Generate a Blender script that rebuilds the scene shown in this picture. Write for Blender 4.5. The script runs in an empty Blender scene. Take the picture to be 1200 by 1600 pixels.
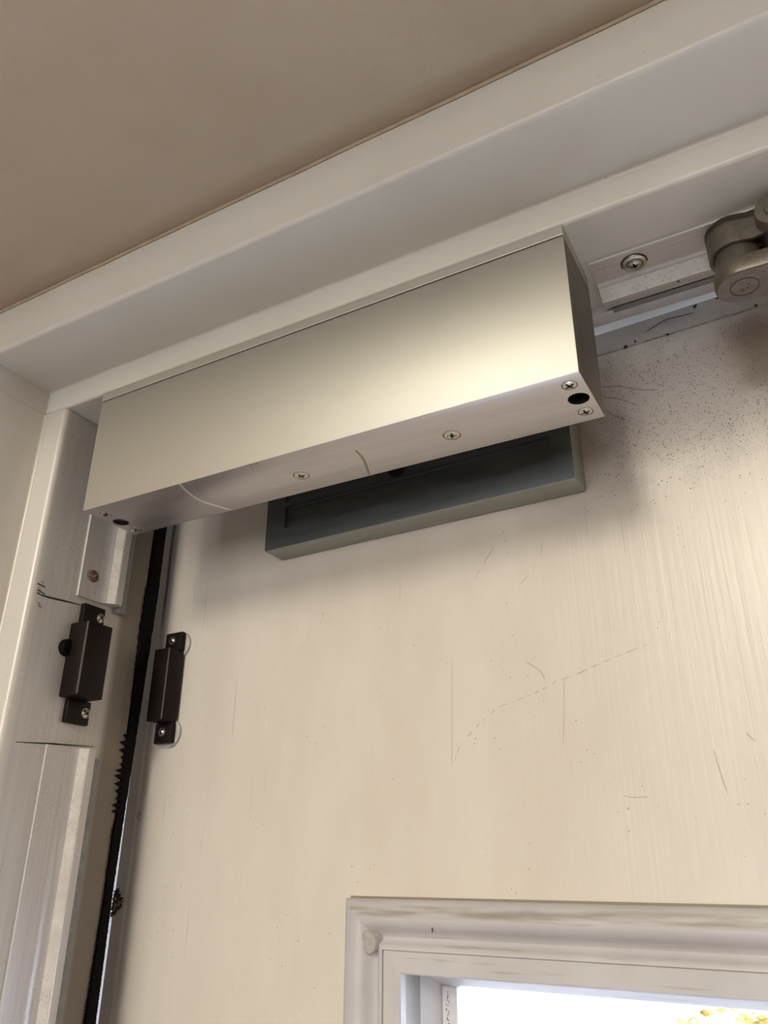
import bpy, bmesh, math, random
from mathutils import Vector, Matrix

random.seed(7)
C = bpy.context.scene.collection
mm = 0.001

# ------------------------------------------------------------------ camera, world, lights, exposure
cam_d = bpy.data.cameras.new('camera')
cam = bpy.data.objects.new('camera', cam_d)
C.objects.link(cam)
RX = Vector((0.87299621, 0.48770092, 0.00504232))      # camera right
RY = Vector((-0.19758657, 0.36309889, -0.91055958))    # camera down
RZ = Vector((-0.44591161, 0.79391877, 0.41334711))     # camera forward
m3 = Matrix((RX, -RY, -RZ)).transposed()
cam.matrix_world = Matrix.Translation((0.32426709, -0.252984, -0.24461540)) @ m3.to_4x4()
cam_d.sensor_width = 36.0
cam_d.lens = 1236.4576 / 1600 * 36.0
cam_d.clip_start = 0.01
cam_d.clip_end = 200
bpy.context.scene.camera = cam

vs = bpy.context.scene.view_settings
vs.view_transform = 'Standard'
vs.look = 'None'
vs.gamma = 1.0
vs.use_curve_mapping = False
vs.exposure = 0.0

world = bpy.data.worlds.new('overcast_sky')
bpy.context.scene.world = world
world.use_nodes = True
bg = world.node_tree.nodes['Background']
bg.inputs['Color'].default_value = (0.66, 0.77, 1.0, 1)
bg.inputs['Strength'].default_value = 11.0


def area(name, loc, target, sx, sy, power, col):
    d = bpy.data.lights.new(name, 'AREA')
    d.shape = 'RECTANGLE'
    d.size, d.size_y, d.energy, d.color = sx, sy, power, col
    o = bpy.data.objects.new(name, d)
    C.objects.link(o)
    o.location = loc
    o.rotation_euler = (Vector(target) - Vector(loc)).to_track_quat('-Z', 'Y').to_euler()
    return o


# a globe lamp below the room ceiling and an added fill light in front of the back wall
lamp_d = bpy.data.lights.new('globe_lamp', 'POINT')
lamp_d.energy, lamp_d.color, lamp_d.shadow_soft_size = 39, (1.0, 0.925, 0.77), 0.16
lamp = bpy.data.objects.new('globe_lamp', lamp_d)
C.objects.link(lamp)
lamp.location = (0.25, -1.70, 0.42)
area('back_fill_light', (0.5, -3.9, -0.40), (0.5, 0, -0.40), 2.2, 1.5, 45, (0.95, 0.97, 1.0))


# ------------------------------------------------------------------ node helpers and materials
class NT:
    def __init__(self, name):
        self.m = bpy.data.materials.new(name)
        self.m.use_nodes = True
        self.t = self.m.node_tree
        self.b = self.t.nodes['Principled BSDF']
        self.tc = None

    def n(self, typ, ins=None, **props):
        nd = self.t.nodes.new(typ)
        for k, v in props.items():
            setattr(nd, k, v)
        for k, v in (ins or {}).items():
            self.put(nd.inputs[k], v)
        return nd

    def put(self, sock, v):
        if isinstance(v, bpy.types.NodeSocket):
            self.t.links.new(v, sock)
        elif isinstance(v, bpy.types.Node):
            self.t.links.new(v.outputs[0], sock)
        else:
            if sock.type == 'RGBA' and len(v) == 3:
                v = (*v, 1)
            sock.default_value = v

    def obj(self, scale=(1, 1, 1), loc=(0, 0, 0)):
        if self.tc is None:
            self.tc = self.n('ShaderNodeTexCoord')
        mp = self.n('ShaderNodeMapping', {'Vector': self.tc.outputs['Object'], 'Scale': scale, 'Location': loc})
        return mp.outputs[0]

    def noise(self, scale, vec=None, detail=4, rough=0.55):
        nd = self.n('ShaderNodeTexNoise', {'Scale': scale, 'Detail': detail, 'Roughness': rough})
        self.put(nd.inputs['Vector'], vec if vec is not None else self.obj())
        return nd.outputs['Fac']

    def ramp(self, v, lo, hi, a=0.0, b=1.0):
        nd = self.n('ShaderNodeMapRange', {'From Min': lo, 'From Max': hi, 'To Min': a, 'To Max': b}, interpolation_type='SMOOTHSTEP')
        self.put(nd.inputs[0], v)
        return nd.outputs[0]

    def math(self, op, a, b=0.0):
        nd = self.n('ShaderNodeMath', operation=op)
        self.put(nd.inputs[0], a)
        self.put(nd.inputs[1], b)
        return nd.outputs[0]

    def mix(self, f, a, b):
        nd = self.n('ShaderNodeMix', data_type='RGBA')
        self.put(nd.inputs[0], f)
        self.put(nd.inputs[6], a)
        self.put(nd.inputs[7], b)
        return nd.outputs[2]

    def bump(self, h, strength, dist):
        nd = self.n('ShaderNodeBump', {'Strength': strength, 'Distance': dist})
        self.put(nd.inputs['Height'], h)
        self.t.links.new(nd.outputs[0], self.b.inputs['Normal'])

    def set(self, **kw):
        for k, v in kw.items():
            self.put(self.b.inputs[k.replace('_', ' ')], v)
        return self.m


def plain(name, col, rough=0.5, metal=0.0, var=0.0, scale=200, spec=.5):
    t = NT(name)
    if var:
        f = t.noise(scale)
        c = t.mix(t.ramp(f, .3, .7), [x * (1 - var) for x in col], [min(1, x * (1 + var)) for x in col])
    else:
        c = col
    return t.set(Base_Color=c, Roughness=rough, Metallic=metal, Specular_IOR_Level=spec)


def specks(t, scale, size, gate):
    """little dots: voronoi cells, only some of which hold a dot"""
    v = t.n('ShaderNodeTexVoronoi', {'Scale': scale, 'Vector': t.obj()})
    dot = t.ramp(v.outputs['Distance'], size, size * .45)
    return t.math('MULTIPLY', dot, gate)


def box_mask(t, axis, lo0, lo1):
    s = t.n('ShaderNodeSeparateXYZ', {0: t.obj()})
    return t.ramp(s.outputs[axis], lo0, lo1)


def mat_frame():
    t = NT('painted_frame')
    base = t.mix(t.ramp(t.noise(9), .35, .65), (.655, .625, .555), (.71, .685, .615))
    g = t.ramp(t.noise(30), .52, .72)
    base = t.mix(t.math('MULTIPLY', specks(t, 300, .13, g), .6), base, (.10, .085, .06))
    t.bump(t.noise(160, detail=6), .12, .001)
    return t.set(Base_Color=base, Roughness=t.ramp(t.noise(60), .3, .7, .28, .45))


def mat_jamb():
    t = NT('worn_painted_jamb')
    st = t.noise(1, t.obj((300, 300, 14)), 5)
    worn = t.mix(t.ramp(st, .3, .75), (.50, .47, .43), (.57, .54, .495))
    g = t.ramp(t.noise(22), .42, .62)
    worn = t.mix(t.math('MULTIPLY', specks(t, 620, .24, g), .6), worn, (.10, .08, .06))
    sc = t.ramp(t.noise(1, t.obj((700, 700, 90)), 3), .66, .74)
    worn = t.mix(t.math('MULTIPLY', sc, .35), worn, (.18, .15, .12))
    paint = t.mix(t.ramp(t.noise(9), .35, .65), (.62, .57, .50), (.68, .635, .57))
    g2 = t.ramp(t.noise(40), .55, .7)
    paint = t.mix(t.math('MULTIPLY', specks(t, 420, .18, g2), .6), paint, (.12, .09, .06))
    base = t.mix(box_mask(t, 1, .001, .008), paint, worn)
    # darker brown band deep in the rabbet, next to the draught seal
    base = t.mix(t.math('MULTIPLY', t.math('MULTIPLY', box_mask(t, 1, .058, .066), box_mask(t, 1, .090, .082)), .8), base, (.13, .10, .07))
    t.bump(st, .06, .0006)
    return t.set(Base_Color=base, Roughness=t.ramp(st, .3, .7, .3, .42), Metallic=.1)


def mat_door():
    t = NT('door_paint')
    gr = t.noise(1, t.obj((420, 420, 10)), 5, .6)
    base = t.mix(t.ramp(t.noise(1, t.obj((30, 30, 12)), 4), .3, .7), (.69, .62, .535), (.735, .67, .585))
    base = t.mix(t.math('MULTIPLY', t.ramp(gr, .30, .22), .22), base, (.40, .33, .25))
    ln = t.noise(1, t.obj((750, 10, 16)), 2)
    gate = t.ramp(t.noise(1, t.obj((11, 11, 7))), .48, .62)
    base = t.mix(t.math('MULTIPLY', t.math('MULTIPLY', t.ramp(ln, .67, .74), gate), .45), base, (.26, .21, .16))
    xyz = t.n('ShaderNodeSeparateXYZ', {0: t.obj()})
    X, Z = xyz.outputs[0], xyz.outputs[2]

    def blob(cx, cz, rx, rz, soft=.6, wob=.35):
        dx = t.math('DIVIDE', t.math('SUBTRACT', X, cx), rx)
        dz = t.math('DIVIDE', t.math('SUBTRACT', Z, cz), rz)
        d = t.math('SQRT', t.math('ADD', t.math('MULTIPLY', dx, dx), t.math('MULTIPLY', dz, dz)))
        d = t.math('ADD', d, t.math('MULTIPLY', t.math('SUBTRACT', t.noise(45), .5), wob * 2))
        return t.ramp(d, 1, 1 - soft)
    # dust film and flecks blown up under the frame, right of the magnet, with shade painted in
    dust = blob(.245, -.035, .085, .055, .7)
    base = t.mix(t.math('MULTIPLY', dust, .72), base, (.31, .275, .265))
    dust_shade = blob(.185, -.06, .05, .055, .7)
    base = t.mix(t.math('MULTIPLY', dust_shade, .4), base, (.31, .265, .24))
    f1 = specks(t, 900, .36, t.math('MULTIPLY', blob(.235, -.042, .080, .055, .6), t.ramp(t.noise(260), .36, .55)))
    f2 = specks(t, 420, .19, t.math('MULTIPLY', blob(.235, -.048, .095, .070, .5), t.ramp(t.noise(140), .48, .58)))
    base = t.mix(t.math('MULTIPLY', f1, .8), base, (.07, .06, .05))
    base = t.mix(t.math('MULTIPLY', f2, .9), base, (.03, .025, .02))
    base = t.mix(t.math('MULTIPLY', blob(.274, -.028, .027, .028, .8), .6), base, (.24, .165, .095))
    # sparse flecks everywhere
    f3 = specks(t, 260, .11, t.ramp(t.noise(25), .5, .6))
    base = t.mix(t.math('MULTIPLY', f3, .7), base, (.16, .13, .09))
    # dirt line where the frame seal presses on the door: along the left edge and the top edge
    wob = t.math('MULTIPLY', t.math('SUBTRACT', t.noise(1, t.obj((20, 20, 30))), .5), .0018)
    xl = t.math('ADD', X, wob)
    l = t.math('MULTIPLY', t.ramp(xl, -.0955, -.0935), t.ramp(xl, -.086, -.0935))
    base = t.mix(t.math('MULTIPLY', l, t.ramp(t.noise(1, t.obj((40, 40, 14))), .3, .7, .25, .6)), base, (.22, .15, .08))
    up = t.ramp(Z, -.125, -.085)
    l2 = t.math('MULTIPLY', t.ramp(xl, -.0965, -.0945), t.ramp(xl, -.0920, -.0935))
    base = t.mix(t.math('MULTIPLY', t.math('MULTIPLY', l2, up), .9), base, (.02, .015, .01))
    base = t.mix(t.math('MULTIPLY', t.ramp(xl, -.0930, -.098), .6), base, (.30, .24, .16))  # margin beyond the line, browner and darker
    zl = t.math('ADD', Z, t.math('MULTIPLY', t.math('SUBTRACT', t.noise(90), .5), .0014))
    tl = t.math('MULTIPLY', t.ramp(zl, -.0046, -.0038), t.ramp(zl, -.0028, -.0036))
    base = t.mix(t.math('MULTIPLY', tl, t.ramp(t.noise(70), .38, .6, .15, .8)), base, (.06, .05, .045))
    base = t.mix(t.math('MULTIPLY', t.ramp(zl, -.0042, -.003), .4), base, (.36, .33, .33))  # band above the line darkened, painted shade behind the stop
    # pale scrubbed patches under the plate
    base = t.mix(t.math('MULTIPLY', t.ramp(t.noise(38), .60, .66), t.math('MULTIPLY', blob(.03, -.11, .09, .03, .5), .4)), base, (.74, .68, .62))
    t.bump(gr, .22, .0006)
    return t.set(Base_Color=base, Roughness=.30)


def mat_moulding():
    t = NT('worn_white_moulding')
    st = t.noise(1, t.obj((25, 160, 500)), 4)
    base = t.mix(t.ramp(t.noise(20), .3, .7), (.525, .50, .495), (.59, .567, .562))
    base = t.mix(t.math('MULTIPLY', t.ramp(st, .59, .72), .45), base, (.30, .25, .20))
    band = t.math('MULTIPLY', box_mask(t, 2, -.2640, -.2615), box_mask(t, 2, -.2575, -.2592))
    base = t.mix(t.math('MULTIPLY', band, t.ramp(t.noise(1, t.obj((22, 60, 260)), 3), .38, .7, 0, .75)), base, (.26, .21, .14))
    t.bump(st, .15, .0005)
    return t.set(Base_Color=base, Roughness=.42)


def mat_moulding_side():
    t = NT('worn_white_moulding_upright')
    st = t.noise(1, t.obj((500, 160, 25)), 4)
    base = t.mix(t.ramp(t.noise(20), .3, .7), (.525, .50, .495), (.59, .567, .562))
    base = t.mix(t.math('MULTIPLY', t.ramp(st, .59, .72), .45), base, (.30, .25, .20))
    t.bump(st, .15, .0005)
    return t.set(Base_Color=base, Roughness=.42)


def brushed(name, a, b, rough, dirs, streak=.5, metal=.95, aniso=0.0, specked=0.0, bump=.05, rvar=.12):
    t = NT(name)
    st = t.noise(1, t.obj(dirs), 5, .6)
    base = t.mix(t.ramp(st, .3, .7), a, b)
    base = t.mix(t.math('MULTIPLY', t.ramp(t.noise(26), .58, .75), .15), base, [x * .7 for x in a])
    if specked:
        base = t.mix(t.math('MULTIPLY', specks(t, 600, .26, t.ramp(t.noise(30), .45, .6)), specked), base, (.05, .035, .02))
    t.bump(st, bump, .0003)
    return t.set(Base_Color=base, Roughness=t.ramp(st, .3, .7, rough * (1 - rvar), rough * (1 + rvar)), Metallic=metal, Anisotropic=aniso)


M = {}
M['frame'] = mat_frame()
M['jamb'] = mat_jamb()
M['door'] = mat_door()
M['mould'] = mat_moulding()
M['mould_v'] = mat_moulding_side()


def mat_wall(name, a, b):
    t = NT(name)
    base = t.mix(t.ramp(t.noise(14), .35, .65), a, b)
    t.bump(t.noise(120, detail=3), .35, .0012)
    return t.set(Base_Color=base, Roughness=.55)


M['tan'] = mat_wall('tan_wall_paint', (.49, .395, .29), (.53, .435, .325))
M['caulk'] = plain('yellowed_caulk', (.52, .42, .29), .5, 0, .1)
M['ceil_white'] = mat_wall('room_ceiling_paint', (.70, .67, .61), (.74, .71, .65))
M['floor'] = plain('pale_floor_tile', (.145, .145, .175), .4, 0, .15, 4)
M['alu'] = brushed('brushed_aluminium', (.545, .53, .475), (.575, .56, .50), .55, (1.5, 1.5, 2600), aniso=.2, bump=0, rvar=.02)
M['alu_base'] = brushed('brushed_aluminium_underside', (.53, .505, .505), (.60, .575, .575), .42, (6, 900, 900))
M['alu_end'] = brushed('dark_aluminium_end', (.20, .18, .15), (.25, .225, .19), .5, (300, 300, 6))  # darker base for the two end faces of the lock
M['zinc'] = brushed('dull_zinc_plate', (.10, .115, .118), (.14, .155, .157), .58, (30, 200, 200), metal=.7)
M['zinc_edge'] = brushed('lighter_zinc_edge', (.33, .34, .30), (.40, .41, .37), .5, (12, 300, 300), metal=.6)  # lighter base for the bottom and end faces of the plate
M['strip'] = brushed('worn_aluminium_strip_head', (.47, .445, .42), (.54, .515, .49), .42, (12, 700, 700), specked=.3, metal=.45, bump=.02)
M['strip_v'] = brushed('worn_aluminium_strip_upright', (.49, .465, .445), (.56, .535, .515), .40, (700, 700, 12), specked=.35, metal=.40, bump=.02)
M['bare'] = brushed('bare_aluminium_ridge', (.70, .665, .61), (.80, .765, .71), .34, (120, 120, 120), specked=.45, metal=.35, bump=0)
M['vinyl'] = plain('grey_vinyl_seal', (.22, .225, .22), .4, 0, .15)
M['vinyl_w'] = plain('pale_vinyl_fin', (.70, .68, .70), .35, 0, .06)
M['screw'] = plain('nickel_screw', (.55, .54, .50), .26, .95, .1, 900)
M['screw_w'] = plain('zinc_washer_screw', (.42, .42, .36), .33, .9, .15, 900)
M['rust'] = plain('rusted_screw', (.15, .085, .045), .7, .3, .6, 900)
M['black'] = plain('dark_recess', (.012, .012, .012), .6)
M['hole'] = plain('blackened_hole_wall', (.06, .055, .06), .35, .6)
M['plug_wood'] = plain('grey_wood_plug', (.44, .41, .385), .5, 0, .12, 400)
M['ringdirt'] = plain('dirty_ring', (.075, .065, .055), .5)
M['plug'] = plain('grey_blanking_plug', (.16, .17, .19), .4, .3)
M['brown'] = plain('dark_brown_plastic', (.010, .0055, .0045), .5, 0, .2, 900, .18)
M['brown_lit'] = plain('brown_plastic_edge_highlight', (.10, .075, .07), .4)  # lighter brown, a highlight painted along the block edges
M['spacer'] = plain('clear_nylon_spacer', (.50, .47, .42), .3, 0, .1)
M['foam'] = plain('black_draught_foam', (.004, .0035, .003), .8, 0, .4, 900, .12)
M['closer'] = plain('bronze_grey_casting', (.165, .145, .115), .40, .55, .12, 400)
M['closer_u'] = plain('bronze_grey_casting_underside', (.20, .18, .17), .42, .5, .12, 300)
M['ink'] = plain('black_ink', (.012, .010, .008), .5)
M['scuff'] = plain('grey_scuff', (.53, .46, .38), .5)
M['scratch'] = plain('bright_scratch', (.86, .84, .82), .35, .6)
M['stain_shade'] = plain('brown_smear', (.30, .24, .17), .5)  # brown for smears and for the painted gap shadow
M['crust'] = plain('dark_brown_crust', (.050, .032, .020), .9, 0, .6, 900)
M['ground'] = plain('pale_concrete', (.62, .60, .57), .8, 0, .08, 3)
M['leaf'] = plain('yellow_leaf', (.20, .14, .018), .6, 0, .3, 60)
M['stem'] = plain('grey_stem', (.25, .2, .15), .8)
g = NT('clear_glass')
M['glass'] = g.set(Base_Color=(1, 1, 1), Roughness=0.0, Transmission_Weight=1.0, IOR=1.02, Alpha=1.0)


# ------------------------------------------------------------------ mesh helpers
def link(name, me, parent=None, **props):
    o = bpy.data.objects.new(name, me)
    C.objects.link(o)
    if parent is not None:
        o.parent = parent
    for k, v in props.items():
        o[k] = v
    return o


def obj(name, bm, mats, parent=None, smooth=False, recalc=True, **props):
    if recalc:
        bmesh.ops.recalc_face_normals(bm, faces=bm.faces[:])
    me = bpy.data.meshes.new(name)
    bm.to_mesh(me)
    bm.free()
    for m in (mats if isinstance(mats, (list, tuple)) else [mats]):
        me.materials.append(m)
    if smooth:
        for p in me.polygons:
            p.use_smooth = True
        me.set_sharp_from_angle(angle=math.radians(38))
    return link(name, me, parent, **props)


def thing(name, label, cat, loc=(0, 0, 0), group=None, rot=None):
    o = bpy.data.objects.new(name, None)
    o.empty_display_size = .02
    C.objects.link(o)
    o.location = loc
    if rot:
        o.rotation_euler = rot
    o['label'], o['category'] = label, cat
    if group:
        o['group'] = group
    return o


def box(bm, x0, x1, y0, y1, z0, z1, bev=0.0, seg=2):
    r = bmesh.ops.create_cube(bm, size=1.0)
    vsx = r['verts']
    for v in vsx:
        v.co = Vector((x0 + (v.co.x + .5) * (x1 - x0), y0 + (v.co.y + .5) * (y1 - y0), z0 + (v.co.z + .5) * (z1 - z0)))
    if bev:
        es = list({e for v in vsx for e in v.link_edges})
        bmesh.ops.bevel(bm, geom=es, offset=bev, segments=seg, profile=.5, affect='EDGES')


def profile(bm, pts, axis, a, b, cap=True):
    """closed 2-D outline swept along an axis: axis 0 -> pts are (y,z); 1 -> (x,z); 2 -> (x,y)"""
    def P(p, w):
        return {0: (w, p[0], p[1]), 1: (p[0], w, p[1]), 2: (p[0], p[1], w)}[axis]
    A = [bm.verts.new(P(p, a)) for p in pts]
    B = [bm.verts.new(P(p, b)) for p in pts]
    n = len(pts)
    for i in range(n):
        bm.faces.new((A[i], A[(i + 1) % n], B[(i + 1) % n], B[i]))
    if cap:
        bm.faces.new(A)
        bm.faces.new(B[::-1])


def rounded(pts, radii, seg=5):
    """outline with rounded corners"""
    out, n = [], len(pts)
    for i, (p, r) in enumerate(zip(pts, radii)):
        p = Vector(p)
        if r <= 0:
            out.append(tuple(p))
            continue
        a, b = Vector(pts[i - 1]) - p, Vector(pts[(i + 1) % n]) - p
        ang = a.angle(b)
        d = r / math.tan(ang / 2)
        s, e = p + a.normalized() * d, p + b.normalized() * d
        bis = (a.normalized() + b.normalized()).normalized()
        c = p + bis * (r / math.sin(ang / 2))
        a0, a1 = math.atan2(s.y - c.y, s.x - c.x), math.atan2(e.y - c.y, e.x - c.x)
        da = (a1 - a0 + math.pi) % (2 * math.pi) - math.pi
        for k in range(seg + 1):
            t = a0 + da * k / seg
            out.append((c.x + r * math.cos(t), c.y + r * math.sin(t)))
    return out


def frame_of(axis):
    """basis whose third vector is axis"""
    w = Vector(axis).normalized()
    u = w.cross(Vector((0, 0, 1)))
    if u.length < 1e-4:
        u = Vector((1, 0, 0))
    u.normalize()
    return u, w.cross(u), w


def lathe(bm, prof, origin, axis, seg=32, mats=None):
    """prof: list of (radius, height) along axis; first and last are closed when radius is 0"""
    u, v, w = frame_of(axis)
    o = Vector(origin)
    rings = []
    for r, h in prof:
        if r <= 1e-7:
            rings.append([bm.verts.new(o + w * h)])
        else:
            rings.append([bm.verts.new(o + w * h + (u * math.cos(2 * math.pi * k / seg) + v * math.sin(2 * math.pi * k / seg)) * r) for k in range(seg)])
    for i in range(len(rings) - 1):
        A, B = rings[i], rings[i + 1]
        mi = mats[i] if mats else 0
        for k in range(seg):
            k2 = (k + 1) % seg
            if len(A) == 1 and len(B) == 1:
                continue
            if len(A) == 1:
                f = bm.faces.new((A[0], B[k], B[k2]))
            elif len(B) == 1:
                f = bm.faces.new((A[k], A[k2], B[0]))
            else:
                f = bm.faces.new((A[k], A[k2], B[k2], B[k]))
            f.material_index = mi
    return rings


def screw(parent, pos, axis, r=4.2 * mm, dome=.7 * mm, rim=None, spin=.3, mat='screw', washer=False, name='screw', arm=.62):
    """cross-head screw: a rim, a domed head and a sunk cross; axis points out of the surface"""
    bm = bmesh.new()
    u, v, w = frame_of(axis)
    o = Vector(pos)
    seg, nr = 72, 18
    rows = [(r * 1.10, -.3 * mm), (r * 1.10, .12 * mm), (r * 1.0, .16 * mm), (r * .98, .02 * mm), (r * .90, .02 * mm)]
    if washer:
        rows = [(r * 1.92, -.3 * mm), (r * 1.92, .05 * mm), (r * 1.76, .05 * mm), (r * 1.72, .55 * mm), (r * 1.55, .85 * mm), (r * 1.30, 1.05 * mm), (r * 1.18, .70 * mm), (r * 1.08, .65 * mm), (r * 1.0, 1.0 * mm)]
    h0 = rows[-1][1] + .12 * mm
    for i in range(nr + 1):
        q = 1 - i / nr
        rows.append((r * (.95 if washer else .88) * q, h0 + dome * (1 - q * q)))
    hw, L = r * .165, r * arm

    def sunk(p):
        a, b = p
        c, s = math.cos(spin), math.sin(spin)
        a, b = a * c + b * s, -a * s + b * c
        t = 1 - .25 * max(abs(a), abs(b)) / L
        return (abs(a) < hw * t and abs(b) < L) or (abs(b) < hw * t and abs(a) < L)
    rings = []
    for rr, h in rows:
        if rr < 1e-7:
            rings.append([bm.verts.new(o + w * max(.04 * mm, h - dome * 1.2 - .2 * mm))])
            continue
        ring = []
        for k in range(seg):
            a = 2 * math.pi * k / seg
            p = (rr * math.cos(a), rr * math.sin(a))
            hh = max(.04 * mm, h - dome * 1.2 - .2 * mm) if sunk(p) and h >= h0 else h
            ring.append(bm.verts.new(o + w * hh + u * p[0] + v * p[1]))
        rings.append(ring)
    for i in range(len(rings) - 1):
        A, B = rings[i], rings[i + 1]
        for k in range(seg):
            k2 = (k + 1) % seg
            f = bm.faces.new((A[k], A[k2], B[0]) if len(B) == 1 else (A[k], A[k2], B[k2], B[k]))
            cen = f.calc_center_median() - o
            if (i > (8 if washer else 4) and sunk((cen.dot(u), cen.dot(v)))) or (not washer and i == 3) or (washer and i in (0, 1, 6)):
                f.material_index = 1  # cross and groove faces coloured black as painted recess shade
    return obj(name, bm, [M[mat], M['black']], parent, smooth=True)


def ribbon(bm, pts, width, normal, th=.06 * mm, taper=True):
    """a thin flat stroke with real thickness through the points"""
    nrm = Vector(normal).normalized()
    P = [Vector(p) for p in pts]
    secs = []
    for i, p in enumerate(P):
        d = (P[min(i + 1, len(P) - 1)] - P[max(i - 1, 0)]).normalized()
        s = d.cross(nrm).normalized()
        w = width * (.35 if taper and i in (0, len(P) - 1) else 1) / 2
        secs.append([bm.verts.new(p + s * w - nrm * th), bm.verts.new(p + s * w + nrm * th), bm.verts.new(p - s * w + nrm * th), bm.verts.new(p - s * w - nrm * th)])
    for a, b in zip(secs, secs[1:]):
        for k in range(4):
            bm.faces.new((a[k], a[(k + 1) % 4], b[(k + 1) % 4], b[k]))
    bm.faces.new(secs[0])
    bm.faces.new(secs[-1][::-1])


def smooth_path(pts, n=6):
    """Catmull-Rom points through pts"""
    P = [Vector(p) for p in pts]
    P = [P[0] * 2 - P[1]] + P + [P[-1] * 2 - P[-2]]
    out = []
    for i in range(1, len(P) - 2):
        for k in range(n):
            t = k / n
            a, b, c, d = P[i - 1], P[i], P[i + 1], P[i + 2]
            out.append(.5 * ((2 * b) + (c - a) * t + (2 * a - 5 * b + 4 * c - d) * t * t + (3 * b - a - 3 * c + d) * t ** 3))
    out.append(P[-2])
    return out


def cut(o, cutters):
    """carve closed shapes out of o and drop the carving shapes"""
    for bm, mat in cutters:
        c = obj('carving_shape', bm, mat, o.parent)
        md = o.modifiers.new('carve', 'BOOLEAN')
        md.operation, md.solver, md.object = 'DIFFERENCE', 'EXACT', c
        md.material_mode = 'TRANSFER'
        dg = bpy.context.evaluated_depsgraph_get()
        dg.update()
        me = bpy.data.meshes.new_from_object(o.evaluated_get(dg))
        o.modifiers.clear()
        old = o.data
        o.data = me
        me.name = o.name
        bpy.data.meshes.remove(old)
        cm = c.data
        bpy.data.objects.remove(c)
        bpy.data.meshes.remove(cm)


def bbox(x0, x1, y0, y1, z0, z1, bev=0):
    bm = bmesh.new()
    box(bm, x0, x1, y0, y1, z0, z1, bev)
    return bm


# ------------------------------------------------------------------ sizes (metres); x along the header, y into the wall, z up
X0, X1 = -.0477, -.0300          # jamb reveal and jamb stop faces
XR = .872                        # reveal of the far jamb
ZR = .0150                       # header reveal soffit (the stop soffit is z = 0)
YC = -.0424                      # casing face
YB = .160                        # outdoor side of the frame
SOF = .045                       # tan soffit over the doorway
FLOOR = -2.05
S = dict(kind='structure')

# ------------------------------------------------------------------ setting
# header: one folded profile, casing face, reveal soffit, stop face, stop soffit, rabbet
bm = bmesh.new()
pts = [(YC, .075), (YC, ZR), (0, ZR), (0, 0), (.0745, 0), (.0745, .0185), (YB, .0185), (YB, .075)]
profile(bm, rounded(pts, [0, .0022, .0015, .0018, .001, 0, .001, 0]), 0, X0, XR)
header = obj('trim_1', bm, M['frame'], smooth=True, **S)

# jamb: the same profile standing; the stop ends under the header stop
bm = bmesh.new()
pts = [(X0 - .06, YC), (X0, YC), (X0, 0), (X1, 0), (X1, .0800), (X0 - .017, .0800), (X0 - .017, YB), (X0 - .06, YB)]
profile(bm, rounded(pts, [0, .002, .0015, .0032, .001, 0, .001, 0], 6), 2, FLOOR, -.0004)
pts = [(X0 - .06, YC), (X0, YC), (X0, .08), (X0 - .017, .08), (X0 - .017, YB), (X0 - .06, YB)]
profile(bm, rounded(pts, [0, .002, 0, 0, .001, 0]), 2, -.0003, .075)
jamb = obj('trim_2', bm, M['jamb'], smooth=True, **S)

bm = bmesh.new()
pts = [(XR + .06, YC), (XR, YC), (XR, 0), (XR - .016, 0), (XR - .016, .066), (XR, .066), (XR, YB), (XR + .06, YB)]
profile(bm, pts, 2, FLOOR, -.0004)
pts = [(XR + .06, YC), (XR, YC), (XR, YB), (XR + .06, YB)]
profile(bm, pts, 2, -.0003, .075)
obj('trim_3', bm, M['jamb'], **S)

# tan soffit over the doorway, its bulkhead and the room ceiling behind it
obj('ceiling', bbox(-1.0, 2.4, -.22, YB, SOF, .75), M['tan'], **S)
bm = bmesh.new()
ribbon(bm, [(-.1 + .02 * k, YC - .0006, SOF - .0003 - .0004 * random.random()) for k in range(52)], .0013, (0, -.8, -1), .0006, False)
obj('trim_4', bm, M['caulk'], **S)
obj('ceiling_room', bbox(-1.0, 2.4, -4.0, -.22, .60, .75), M['ceil_white'], **S)
obj('floor', bbox(-1.0, 2.4, -4.0, YB, FLOOR - .1, FLOOR), M['floor'], **S)
obj('wall_front_left', bbox(-1.0, X0 - .06, YC + .006, YB, FLOOR, SOF), M['tan'], **S)
obj('wall_front_right', bbox(XR + .06, 2.4, YC + .006, YB, FLOOR, SOF), M['tan'], **S)
obj('wall_left', bbox(-1.1, -1.0, -4.1, YB, FLOOR - .1, .75), M['tan'], **S)
obj('wall_right', bbox(2.4, 2.5, -4.1, YB, FLOOR - .1, .75), M['tan'], **S)
obj('wall_back', bbox(-1.0, 2.4, -4.1, -4.0, FLOOR - .1, .75), M['ceil_white'], **S)

# outdoors
obj('ground', bbox(-30, 30, YB, 40, FLOOR - .12, FLOOR - .04), M['ground'], **S)

# ------------------------------------------------------------------ the door, ajar by two degrees
TH = 0.03475911
door = bpy.data.objects.new('door_1', None)
C.objects.link(door)
door.location = (.05666867, .10028945, 0)
door.rotation_euler = (0, 0, -TH)
door['kind'] = 'structure'
DL, DR, DT, DB = -.1055, .800, .0095, FLOOR + .008
GL, GR, GT, GB = .0825, .618, -.2850, -1.80       # opening of the light
bm = bmesh.new()


def ringwall(bm, x0, x1, z0, z1, X0_, X1_, Z0, Z1, y):
    a = [bm.verts.new(p) for p in ((x0, y, z0), (x1, y, z0), (x1, y, z1), (x0, y, z1))]
    b = [bm.verts.new(p) for p in ((X0_, y, Z0), (X1_, y, Z0), (X1_, y, Z1), (X0_, y, Z1))]
    for i in range(4):
        bm.faces.new((a[i], a[(i + 1) % 4], b[(i + 1) % 4], b[i]))
    return a, b


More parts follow.
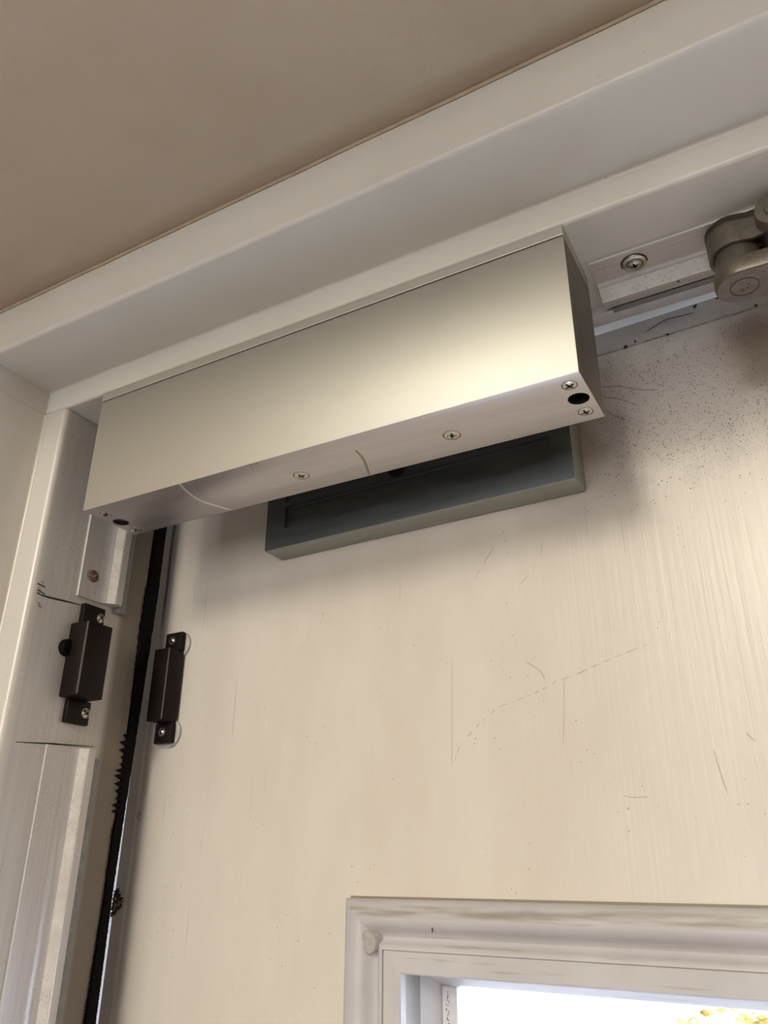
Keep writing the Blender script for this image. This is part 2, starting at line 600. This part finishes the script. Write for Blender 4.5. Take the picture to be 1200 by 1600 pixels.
fo, fi = ringwall(bm, DL, DR, DB, DT, GL, GR, GB, GT, 0)
bo, bi = ringwall(bm, DL, DR, DB, DT, GL, GR, GB, GT, .044)
for A, B in ((fo, bo), (fi, bi)):
    for i in range(4):
        bm.faces.new((A[i], A[(i + 1) % 4], B[(i + 1) % 4], B[i]))
es = [e for e in bm.edges if all(v in fo for v in e.verts)]
bmesh.ops.bevel(bm, geom=es, offset=.0008, segments=2, affect='EDGES')
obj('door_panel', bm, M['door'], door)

# moulding round the light: four mitred lengths, ogee outside and a flat inner bead
OG = [(0, 0), (0, -.0035), (.0008, -.0050), (.0022, -.0058), (.0045, -.0066), (.0070, -.0072), (.0090, -.0068), (.0108, -.0056),
      (.0122, -.0038), (.0138, -.0018), (.0152, -.0010), (.0164, -.0016), (.0176, -.0036), (.0184, -.0043), (.0200, -.0044), (.0200, 0)]
FL = [(.0200, .0), (.0200, -.0033), (.0205, -.0038), (.0284, -.0040), (.0290, -.0034), (.0290, .0136), (.0280, .0136), (.0280, 0)]
LP = [(.0281, .0137), (.0291, .0137), (.0346, .0216), (.0350, .0224), (.0350, .0320), (.0281, .0320)]
LT = [(.0281, .0137), (.0291, .0137), (.0346, .0216), (.0350, .0224), (.0350, .0320), (.0281, .0320)]
ML, MR, MT, MB = GL - .0290, GR + .0290, GT + .0290, GB - .0290


def mitred(bm, prof, side):
    def pt(t, h, end):
        x = {0: ML + t, 1: MR - t}[end] if side in ('top', 'bottom') else (ML + t if side == 'left' else MR - t)
        z = (MT - t if side == 'top' else MB + t) if side in ('top', 'bottom') else {0: MT - t, 1: MB + t}[end]
        return (x, h, z)
    A = [bm.verts.new(pt(t, h, 0)) for t, h in prof]
    B = [bm.verts.new(pt(t, h, 1)) for t, h in prof]
    n = len(prof)
    for i in range(n):
        bm.faces.new((A[i], A[(i + 1) % n], B[(i + 1) % n], B[i]))
    bm.faces.new(A)
    bm.faces.new(B[::-1])


for side in ('top', 'left', 'right', 'bottom'):
    mt = M['mould'] if side in ('top', 'bottom') else M['mould_v']
    bm = bmesh.new()
    mitred(bm, OG, side)
    w = obj('window_moulding', bm, mt, door, smooth=True)
    bm = bmesh.new()
    mitred(bm, FL, side)
    obj('glazing_bead', bm, mt, w, smooth=True)
    bm = bmesh.new()
    mitred(bm, LP if side in ('left', 'right') else LT, side)
    obj('glazing_lip', bm, mt, w, smooth=True)
# round plug in the corner of the moulding, sliced flush along the cove
bm = bmesh.new()
lathe(bm, [(0, -.001), (.0047, -.001), (.0048, .0057), (.0045, .0061), (0, .0062)], (ML + .0142, 0, MT - .0166), (-.14, -1, -.14), 32)
obj('screw_plug', bm, M['plug_wood'], door, smooth=True)
# dark line painted in for the gap shadow at the top of the moulding
bm = bmesh.new()
ribbon(bm, [(ML + .0005 + .02 * k, -.0004, MT + .0004) for k in range(30)], .0010, (0, -1, 0), .0003, False)
obj('gap_shadow_line', bm, M['stain_shade'], door)
bm = bmesh.new()
ribbon(bm, [(ML + .0465, -.0069, MT - .0105), (ML + .0463, -.0063, MT - .0122)], .0011, (0, -1, -.3), .0002)
obj('paint_chip', bm, M['crust'], door)
# glass with its spacer, set deep in the opening
obj('window_glass', bbox(GL + .0061, GR - .0061, .0272, .0302, GB + .0061, GT - .0061), M['glass'], door)
bm = bmesh.new()
box(bm, GL + .0061, GL + .0136, .0226, .0271, GB + .0064, GT - .0064, .0005)
sp = obj('glazing_seal', bm, M['vinyl_w'], door)
bm = bmesh.new()
for k in range(90):
    z = GT - .008 - k * .0009 - random.random() * .0008
    x = GL + .0080 + random.random() * .0014
    ribbon(bm, [(x, .0225, z), (x + .0005 * random.random(), .0225, z - .0004 - .0007 * random.random())], .0006 * (.6 + random.random()), (0, -1, 0), .0001)
obj('mould_spots', bm, M['black'], sp, kind='stuff')

# scuffs and scratches in the door paint
SC = [([(.1096, -.1981), (.112, -.1925), (.116, -.1885), (.120, -.1845), (.126, -.1800), (.1334, -.1754), (.141, -.1735), (.1494, -.1711), (.156, -.169), (.1619, -.1667), (.171, -.1645),
        (.180, -.1616), (.189, -.159), (.1975, -.1567), (.2087, -.1540)], .0006, True),
      ([(.1480, -.1560), (.1519, -.1588), (.1548, -.1615), (.1566, -.1652)], .0006, False),
      ([(.1862, -.2159), (.190, -.2168), (.1964, -.2168)], .0004, False),
      ([(.2235, -.2000), (.2245, -.2080), (.2260, -.2168)], .0005, False),
      ([(.2362, -.1947), (.2391, -.1981)], .0006, False),
      ([(.1099, -.1501), (.1088, -.184), (.1082, -.2000)], .0003, False),
      ([(.1655, -.1650), (.164, -.181), (.1623, -.1945)], .0004, False),
      ([(.1240, -.1110), (.1330, -.0990), (.1440, -.0860)], .0005, True),
      ([(.1480, -.1180), (.1580, -.1080), (.1620, -.0920)], .0004, True),
      ([(.0300, -.1200), (.0312, -.1165), (.0318, -.1130)], .0006, True)]
for pts, w, broken in SC:
    bm = bmesh.new()
    P = smooth_path([(x, -.00005, z) for x, z in pts], 5)
    if broken:
        i = 0
        while i < len(P) - 2:
            n = random.choice((2, 3, 3, 4))
            ribbon(bm, P[i:i + n], w * random.uniform(.6, 1.2), (0, -1, 0), .00004)
            i += n + random.choice((0, 0, 1))
    else:
        ribbon(bm, P, w, (0, -1, 0), .00004)
    obj('scuff_mark', bm, M['scuff'], door)
for pts, w in (([(.1970, -.0230), (.1990, -.0285), (.2060, -.0320), (.2150, -.0390)], .00014), ([(.1975, -.0225), (.2070, -.0250), (.2160, -.0300), (.2250, -.0330)], .00012),
               ([(.1985, -.0360), (.2030, -.0410), (.2080, -.0445)], .00018), ([(.2230, .0015), (.2330, .0050), (.2400, .0046), (.2470, .0040)], .0003)):
    bm = bmesh.new()
    ribbon(bm, smooth_path([(x, -.00008, z) for x, z in pts], 5), w, (0, -1, 0), .00008)
    obj('hair', bm, M['crust'], door)


def crumb(bm, c, r, n=1):
    """lumpy bit of dirt"""
    for _ in range(n):
        q = bmesh.ops.create_icosphere(bm, subdivisions=2, radius=r)['verts']
        o = Vector([random.gauss(0, r * .6) * k for k in (1, .2, 1)]) if n > 1 else Vector()
        for v in q:
            v.co = Vector(c) + o + v.co * random.uniform(.6, 1.25)


for c, r, n in (((.2130, -.0006, -.0040), .0006, 4), ((.2178, -.0004, -.0022), .0004, 3), ((.2330, -.0005, -.0038), .00045, 3), ((.2735, -.0004, -.0030), .0005, 2), ((.2480, -.0003, .0072), .0005, 3), ((.2580, -.0003, .0080), .0004, 2)):
    bm = bmesh.new()
    crumb(bm, c, r, n)
    obj('dirt_crumb', bm, M['crust'], door)
bm = bmesh.new()
for k in range(120):
    z = -.2545 - .0135 * random.random()
    crumb(bm, (-.1054 + .0078 * random.random() * math.sin(math.pi * min(.98, max(.15, (-.2535 - z) / .0150))), -.0001, z), .0004 + .0004 * random.random())
obj('dirt_patch', bm, M['crust'], door, kind='stuff')
bm = bmesh.new()
ribbon(bm, [(-.0932 + .0013 * math.cos(a), -.0001, -.2163 + .0020 * math.sin(a)) for a in [k * .45 for k in range(13)]], .0006, (0, -1, 0), .0001, False)
obj('paint_ring', bm, M['stain_shade'], door)

# pen marks and a cut line on the jamb; a filled hole
def onjamb(y, z):
    return (X1, y, z)


for pts, w in (([(.0006, -.1068), (.0056, -.1075)], .0021), ([(.0022, -.1050), (.0045, -.1056)], .0007), ([(.0012, -.1100), (.0062, -.1112)], .0017), ([(.0018, -.1118), (.0060, -.1126)], .0014),
               ([(.0018, -.1080), (.0015, -.1120)], .0006), ([(.0030, -.1085), (.0027, -.1114)], .0006)):
    bm = bmesh.new()
    ribbon(bm, [onjamb(max(y, .0034) if False else y + .0032, z) for y, z in pts], w, (1, 0, 0), .00008)
    obj('ink_stroke', bm, M['ink'], jamb)
for pts, w in (([(.0046, -.1122), (.012, -.1122), (.022, -.1113), (.0335, -.1104)], .0010), ([(.0090, -.1876), (.030, -.1858), (.058, -.1838)], .0009)):
    bm = bmesh.new()
    ribbon(bm, [onjamb(y, z) for y, z in pts], w, (1, 0, 0), .00012)
    obj('saw_cut', bm, M['ink'], jamb)
bm = bmesh.new()
crumb(bm, (X1 - .0003, .0062, -.1175), .0013)
crumb(bm, (X1 - .0003, .0085, -.1190), .0006)
obj('filled_hole', bm, M['stain_shade'], jamb)

# ------------------------------------------------------------------ magnetic lock body under the header stop
ML_, MH, MD = .266, .0728, .0375
lock = thing('magnetic_lock', 'long brushed aluminium magnetic lock block screwed under the door header', 'lock', (0, 0, 0))
b = obj('lock_body', bbox(0, ML_, .0002, MD, -MH, -.0058, .0005), [M['alu'], M['hole']], lock, smooth=True)
b.data.materials.append(M['alu_base'])
b.data.materials.append(M['alu_end'])
ch = []
for x, y, d in ((.2603, .0188, .012), (.0069, .0205, .0016)):
    q = bmesh.new()
    lathe(q, [(0, -.02), (.0043, -.02), (.0043, d), (0, d)], (x, y, -MH), (0, 0, 1), 32)
    ch.append((q, M['hole']))
cut(b, ch)
ai = [i for i, m in enumerate(b.data.materials) if m == M['alu_base']][0]
for p in b.data.polygons:
    if p.normal.z < -.9 and abs(p.center.z + MH) < .0004:
        p.material_index = ai
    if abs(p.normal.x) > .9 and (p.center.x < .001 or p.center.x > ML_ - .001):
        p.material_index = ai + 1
obj('mounting_plate', bbox(0, ML_, .0, MD, -.0054, .0, .0003), M['alu'], lock)
for x, y, s in ((.0074, .0092, .2), (.0061, .0321, .9), (.2600, .0077, .5), (.2600, .0296, .2)):
    screw(lock, (x, y, -MH), (0, 0, -1), .0031, .0005, spin=s)
for x, y, s in ((.1248, .0214, .1), (.2039, .0209, -.35)):
    screw(lock, (x, y, -MH), (0, 0, -1), .0039, .0004, spin=s, arm=.5)
bm = bmesh.new()
ribbon(bm, smooth_path([(.0673, .0006, -MH), (.0651, .0071, -MH), (.0636, .0150, -MH), (.0640, .0227, -MH), (.0700, .0370, -MH)], 6), .0013, (0, 0, -1), .00005)
obj('scratch', bm, M['scratch'], lock)
bm = bmesh.new()
ribbon(bm, smooth_path([(.1604, .0121, -MH), (.1591, .0217, -MH), (.1534, .0372, -MH)], 6), .0012, (0, 0, -1), .00005)
obj('brown_smear', bm, M['stain_shade'], lock)
for pts in ([(.1086, .0010), (.1150, .0010)], [(.1102, .0012), (.1085, .0055)], [(.1120, .0012), (.1106, .0048)], [(.1140, .0012), (.1124, .0042)]):
    bm = bmesh.new()
    ribbon(bm, [(x, y, -MH) for x, y in pts], .0004, (0, 0, -1), .00005)
    obj('ink_stroke', bm, M['ink'], lock)

# ------------------------------------------------------------------ armature plate on the door
arm = thing('armature_plate', 'dull grey steel strike plate with a long slot, on the door behind the lock', 'plate', (.05666867, .10028945, 0), rot=(0, 0, -TH))
AL, AT, AZ0, AZ1 = .185, .0170, -.0776, -.0166
b = obj('plate', bbox(0, AL, -AT, -.0002, AZ0, AZ1, .0012), [M['zinc']], arm, smooth=True)
cut(b, [(bbox(.0140, .1745, -AT - .005, -AT + .0030, -.0660, -.0520, .0006), M['zinc']),
        (bbox(.0140, .1745, -AT - .005, -AT + .0022, -.0495, -.0300, .0006), M['zinc'])])
b.data.materials.append(M['zinc_edge'])
for p in b.data.polygons:
    if p.normal.y > -.8 and p.center.y > -AT + .0001 and (p.center.z < AZ0 + .002 or p.center.x > AL - .002 or p.center.x < .002):
        p.material_index = len(b.data.materials) - 1
bm = bmesh.new()
lathe(bm, [(0, .0000), (.0050, .0), (.0050, .0012), (.0044, .0012), (.0040, -.0006), (0, -.0006)], (.0888, -AT, -.0475), (0, -1, 0), 24)
obj('bolt_head', bm, M['black'], arm, smooth=True)
bm = bmesh.new()
lathe(bm, [(0, .0), (.0034, .0), (.0034, .0008), (.0026, .0012), (0, .0013)], (.1335, -AT + .0008, -.0476), (0, -1, 0), 24)
obj('guide_pin', bm, M['zinc'], arm, smooth=True)
bm = bmesh.new()
for k in range(34):
    x = .03 + .14 * random.random()
    ribbon(bm, [(x, -AT + .0016, -.0655 - .0004 * random.random()), (x + .002 + .006 * random.random(), -AT + .0005, -.0660)], .0006, (0, -1, 0), .0002)
obj('rub_marks', bm, M['black'], arm, kind='stuff')

# ------------------------------------------------------------------ draught strips
# header strip: aluminium carrier, grey vinyl and a pale fin
ws = thing('header_draught_strip', 'worn aluminium draught strip along the header beside the closer arm', 'draught strip')
pro = rounded([(.0275, .0002), (.0275, -.0016), (.0425, -.0020), (.0490, -.0070), (.0545, -.0070), (.0545, .0002)], [0, .0006, .007, .0016, .0006, 0], 8)
bm = bmesh.new()
profile(bm, pro, 0, .2690, .86)
o = obj('carrier', bm, [M['strip'], M['bare']], ws, smooth=True)
for p in o.data.polygons:
    if .0440 < p.center.y < .0492 and p.center.z < -.0032:
        p.material_index = 1
bm = bmesh.new()
profile(bm, [(.0556, .0002), (.0556, -.0066), (.0602, -.0058), (.0602, .0002)], 0, .2715, .86)
obj('vinyl_strip', bm, M['vinyl'], ws)
bm = bmesh.new()
profile(bm, rounded([(.0600, .0002), (.0600, -.0040), (.0670, -.0030), (.0738, -.0006), (.0738, .0002)], [0, 0, .002, 0, 0]), 0, .2450, .86)
obj('vinyl_fin', bm, M['vinyl_w'], ws, smooth=True)
screw(ws, (.2870, .0355, -.0018), (0, 0, -1), .0030, .0010, spin=.15, mat='screw_w', washer=True, arm=.5)
bm = bmesh.new()
crumb(bm, (.3020, .0505, -.0070), .0005)
obj('dirt_crumb', bm, M['crust'], ws)


def jamb_strip(label, z0, z1, y0):
    t = thing('jamb_draught_strip', label, 'draught strip', (X1, 0, 0), 'jamb draught strips')
    pro = rounded([(-.0001, y0), (.0016, y0), (.0020, y0 + .0158), (.0076, y0 + .0218), (.0080, y0 + .0268), (-.0001, y0 + .0268)], [0, .0006, .009, .0016, .0006, 0], 8)
    bm = bmesh.new()
    profile(bm, pro, 2, z0, z1)
    o = obj('carrier', bm, [M['strip_v'], M['bare']], t, smooth=True)
    for p in o.data.polygons:
        if y0 + .0180 < p.center.y < y0 + .0226 and p.center.x > .0035:
            p.material_index = 1
    bm = bmesh.new()
    profile(bm, rounded([(-.0001, y0 + .0276), (.0056, y0 + .0276), (.0044, y0 + .0330), (.0008, y0 + .0352), (-.0001, y0 + .0352)], [0, .0005, .002, 0, 0]), 2, z0 - (.003 if z1 > -.02 else 0), z1 - (0.004 if z1 < -.02 else 0))
    obj('vinyl_strip', bm, M['vinyl'], t, smooth=True)
    return t


js = jamb_strip('short upper length of aluminium draught strip behind the lock, ends above the contact', -.1062, -.0095, .0288)
screw(js, (.0016, .0375, -.0925), (1, 0, 0), .0042, .0013, spin=.6, mat='rust', name='rusted_screw')
jamb_strip('long lower length of aluminium draught strip running down the jamb below the contact', FLOOR + .02, -.1865, .0262)

# black foam seal with a torn saw-tooth edge at the back of the jamb stop
bm = bmesh.new()
prof_z, z = [], -.012
while z > -.60:
    if -.215 < z < -.172:
        step, amp = .0034, .0046
    elif -.172 < z < -.13:
        step, amp = .0014, .0010
    elif z > -.082:
        step, amp = .0022, .0014
    elif z > -.13:
        step, amp = .006, .0006
    else:
        step, amp = .0012, .0009
    prof_z.append((z, 0))
    prof_z.append((z - step * .55, amp * random.uniform(.6, 1.25)))
    z -= step * random.uniform(.8, 1.2)


def back(z):
    tab = [(0, .0803), (-.08, .0795), (-.09, .0775), (-.12, .0772), (-.165, .0790), (-.215, .0792), (-.225, .0775), (-.26, .0775), (-.32, .0755), (-.7, .0745)]
    for (a, p), (b_, q) in zip(tab, tab[1:]):
        if b_ <= z <= a:
            return p + (q - p) * (a - z) / (a - b_)
    return .0745


secs = []
for z, a in prof_z:
    y = back(z) + .0012 - a
    e = .0838 + .0048 * max(0, min(1, (z + .25) / .16)) + random.uniform(-.0002, .0002)
    secs.append([bm.verts.new(p) for p in ((X1 + .0003, y, z), (X1 + .0014, y + .0006, z), (X1 + .0014, e, z), (X1 - .012, e, z), (X1 - .012, .0803, z), (X1 + .0003, .0803, z))])
for a, b_ in zip(secs, secs[1:]):
    for k in range(6):
        bm.faces.new((a[k], a[(k + 1) % 6], b_[(k + 1) % 6], b_[k]))
bm.faces.new(secs[0][::-1])
bm.faces.new(secs[-1])
o = obj('foam_seal', bm, M['foam'])
o['label'], o['category'] = 'torn black foam seal with a saw-tooth edge at the back of the jamb', 'seal'


# ------------------------------------------------------------------ door contacts
def highlight_edges(o):  # paints a highlight onto the upright front bevels
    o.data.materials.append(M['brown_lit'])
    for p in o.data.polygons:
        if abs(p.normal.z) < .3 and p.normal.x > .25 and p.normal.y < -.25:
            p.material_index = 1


def contact(t, W, D, H, tab_h, tab_t, tab_w, body_z, scr, spin):
    """local frame: x across, -y out of the mounting face, z up; body in front of a tabbed plate"""
    bm = bmesh.new()
    box(bm, 0, W, -D, 0, body_z, body_z + H, .0007)
    b = obj('contact_body', bm, M['brown'], t, smooth=True)
    highlight_edges(b)
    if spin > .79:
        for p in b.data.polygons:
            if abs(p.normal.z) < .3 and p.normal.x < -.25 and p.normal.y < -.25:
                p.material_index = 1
    for z0, z1 in ((body_z - tab_h, body_z - .0001), (body_z + H + .0001, body_z + H + tab_h)):
        bm = bmesh.new()
        box(bm, scr[1], scr[1] + tab_w, -tab_t, 0, z0, z1, .0006)
        tb = obj('mounting_tab', bm, M['brown'], t, smooth=True)
        zs = z0 + tab_h * (.50 if z0 < body_z else .52)
        screw(tb, (scr[0], -tab_t, zs), (0, -1, 0), .0024, .0010, spin=spin)


# on the jamb: outward is +x, so local -y -> world +x, local x -> world +y
sw = thing('jamb_contact', 'dark brown plastic contact block screwed to the jamb, between the two draught strips', 'contact', (X1, .0290, -.1420), 'door contacts', rot=(0, 0, math.pi / 2))
contact(sw, .0175, .0138, .0400, .0125, .0035, .0150, -.0200, (.0165, .0045), .8)
bm = bmesh.new()
lathe(bm, [(0, 0), (.0046, 0), (.0046, .0022), (.0038, .0034), (0, .0038)], (-.0008, 0, .0060), (0, -1, 0), 28)
obj('cable_grommet', bm, M['foam'], sw, smooth=True)
for z in (.0262, -.0262):
    bm = bmesh.new()
    box(bm, .0060, .0205, -.0005, .0, z - .0066, z + .0066, .0002)
    obj('shim', bm, M['spacer'], sw)
dm = thing('door_contact_magnet', 'dark brown plastic magnet block on round spacers near the edge of the door', 'contact', (.05666867, .10028945, 0), 'door contacts', rot=(0, 0, -TH))
DW, DZ0, DZ1 = .0123, -.1660, -.1235
bm = bmesh.new()
box(bm, -.0823, -.0700, -.0140, -.0012, DZ0, DZ1, .0006)
highlight_edges(obj('contact_body', bm, M['brown'], dm, smooth=True))
for z0, z1, zs, xs in ((DZ0 - .0118, DZ0 - .0001, -.1713, -.0768), (DZ1 + .0001, DZ1 + .0118, -.1167, -.0770)):
    bm = bmesh.new()
    box(bm, -.0830, -.0694, -.0058, -.0021, z0, z1, .0008)
    tb = obj('mounting_tab', bm, M['brown'], dm, smooth=True)
    screw(tb, (xs, -.0058, zs), (0, -1, 0), .0024, .0011, spin=.9)
    for k, yy in ((0, -.0001), (1, -.0011)):
        bm = bmesh.new()
        lathe(bm, [(0, 0), (.0082, 0), (.0082, .0007), (.0079, .0009), (0, .0009)], (-.0748, yy, (z0 + z1) / 2 + (.0005 if z0 < DZ0 else -.0012)), (0, -1, 0), 36)
        obj('spacer_disc', bm, M['spacer'], dm, smooth=True)

# ------------------------------------------------------------------ closer arm pivot under the header
cl = thing('door_closer_arm', 'grey bronze door closer arm with its round knuckle under the header', 'door closer', (.3265, .0370, 0))
# hood: a wall bent round the pivot that swings out into the foot
RH = .0105
arc = [(RH * math.cos(a), RH * math.sin(a)) for a in [math.radians(100 + 170 * k / 16) for k in range(17)]]
path = [(.030, .0118), (.016, .0115)] + arc + [(.0035, -.0098), (.0070, -.0090), (.0105, -.0094), (.0145, -.0120), (.0200, -.0150), (.0300, -.0165)]


def thick_path(path, th):
    P = [Vector((x, y)) for x, y in path]
    L, R_ = [], []
    for i, p in enumerate(P):
        d = (P[min(i + 1, len(P) - 1)] - P[max(i - 1, 0)]).normalized()
        nn = Vector((-d.y, d.x))
        L.append(tuple(p + nn * 0))
        R_.append(tuple(p + nn * th))
    return L + R_[::-1]


bm = bmesh.new()
profile(bm, thick_path(path, .0014), 2, -.0150, -.0018)
bmesh.ops.bevel(bm, geom=[e for e in bm.edges if len(e.link_faces) == 2 and abs(e.verts[0].co.z - e.verts[1].co.z) < 1e-6 and e.verts[0].co.z < -.01 and e.calc_face_angle(0) > 1], offset=.0005, segments=2, affect='EDGES')
obj('hood', bm, M['closer'], cl, smooth=True)
bm = bmesh.new()
n = len(path)
top = [(x, y) for x, y in path]
profile(bm, top, 2, -.0045, -.0014)
obj('hood_roof', bm, M['closer'], cl, smooth=True)
bm = bmesh.new()
lathe(bm, [(0, -.0005), (.0072, -.0005), (.0075, .0000), (.0075, .0150), (0, .0150)], (.0165, -.0148, -.0092), (0, 1, .0), 36)
foot = obj('foot_boss', bm, M['closer'], cl, smooth=True)
bm = bmesh.new()
lathe(bm, [(.0038, -.0002), (.0038, .0010), (.0034, .0014), (.0027, .0014), (.0023, .0010), (.0021, -.0012), (0, -.0012)], (.0165, -.0150, -.0092), (0, -1, 0), 32, [0, 0, 0, 0, 1, 1])
obj('hex_screw', bm, [M['closer'], M['black']], foot, smooth=True)
bm = bmesh.new()
lathe(bm, [(0, -.004), (.0085, -.004), (.0088, -.005), (.0088, -.0215), (.0096, -.0230), (0, -.0230)], (0, 0, 0), (0, 0, 1), 40)
obj('pivot_post', bm, M['closer'], cl, smooth=True)


def slot_outline(r, L, rot, n=24):
    pts = [(r * math.cos(a), r * math.sin(a)) for a in [math.radians(90 + 180 * k / n) for k in range(n + 1)]]
    pts += [(L + r * math.cos(a), r * math.sin(a)) for a in [math.radians(-90 + 180 * k / n) for k in range(n + 1)]]
    c, s = math.cos(rot), math.sin(rot)
    return [(x * c - y * s, x * s + y * c) for x, y in pts]


bm = bmesh.new()
levels = [(.0085, -.0215), (.0098, -.0222), (.0104, -.0240), (.0106, -.0285), (.0103, -.0298), (.0098, -.0302)]
rings = []
for r, z in levels:
    rings.append([bm.verts.new((x, y, z)) for x, y in slot_outline(r, .20, math.radians(2))])
for A, B in zip(rings, rings[1:]):
    for k in range(len(A)):
        bm.faces.new((A[k], A[(k + 1) % len(A)], B[(k + 1) % len(A)], B[k]))
bm.faces.new(rings[0])
f = bm.faces.new(rings[-1][::-1])
f.material_index = 1
obj('arm', bm, [M['closer'], M['closer_u']], cl, smooth=True)
bm = bmesh.new()
lathe(bm, [(.0056, -.0301), (.0056, -.03035), (.0051, -.03035), (.0051, -.0301)], (.0004, .0, 0), (0, 0, 1), 48)
ring = obj('rivet_ring', bm, M['ringdirt'], cl)
for x, y, r in ((-.0004, .0016, .0007), (.0014, .0012, .0005), (.0020, -.0012, .0004)):
    bm = bmesh.new()
    crumb(bm, (x, y, -.0301), r)
    obj('rust_spot', bm, M['rust'], cl)

# ------------------------------------------------------------------ shrub outdoors, seen through the light
sh = thing('garden_shrub', 'yellow-leaved shrub outdoors, seen through the door glass', 'shrub', (-.30, 4.6, FLOOR - .04))
bm = bmesh.new()
for k in range(7):
    a = k * .9
    ribbon(bm, smooth_path([(0, 0, 0), (.10 * math.cos(a), .10 * math.sin(a), .5), (.28 * math.cos(a), .28 * math.sin(a), 1.05)], 4), .02, (math.sin(a), -math.cos(a), 0), .008)
obj('stem', bm, M['stem'], sh)
bm = bmesh.new()
for k in range(420):
    a, e, r = random.uniform(0, 6.283), random.uniform(-.9, 1), .52 * random.random() ** .4
    c = Vector((r * math.cos(a) * math.cos(e), r * math.sin(a) * math.cos(e), .86 + .42 * math.sin(e)))
    d = Vector((random.gauss(0, 1), random.gauss(0, 1), random.gauss(0, .6))).normalized()
    u, v, w = frame_of(d)
    s_ = random.uniform(.018, .03)
    q = [bm.verts.new(c + p) for p in (-u * s_ * 1.6, v * s_ * .7 - w * .004, u * s_ * 1.6, -v * s_ * .7 - w * .004)]
    bm.faces.new(q)
obj('foliage', bm, M['leaf'], sh, recalc=False, kind='stuff')
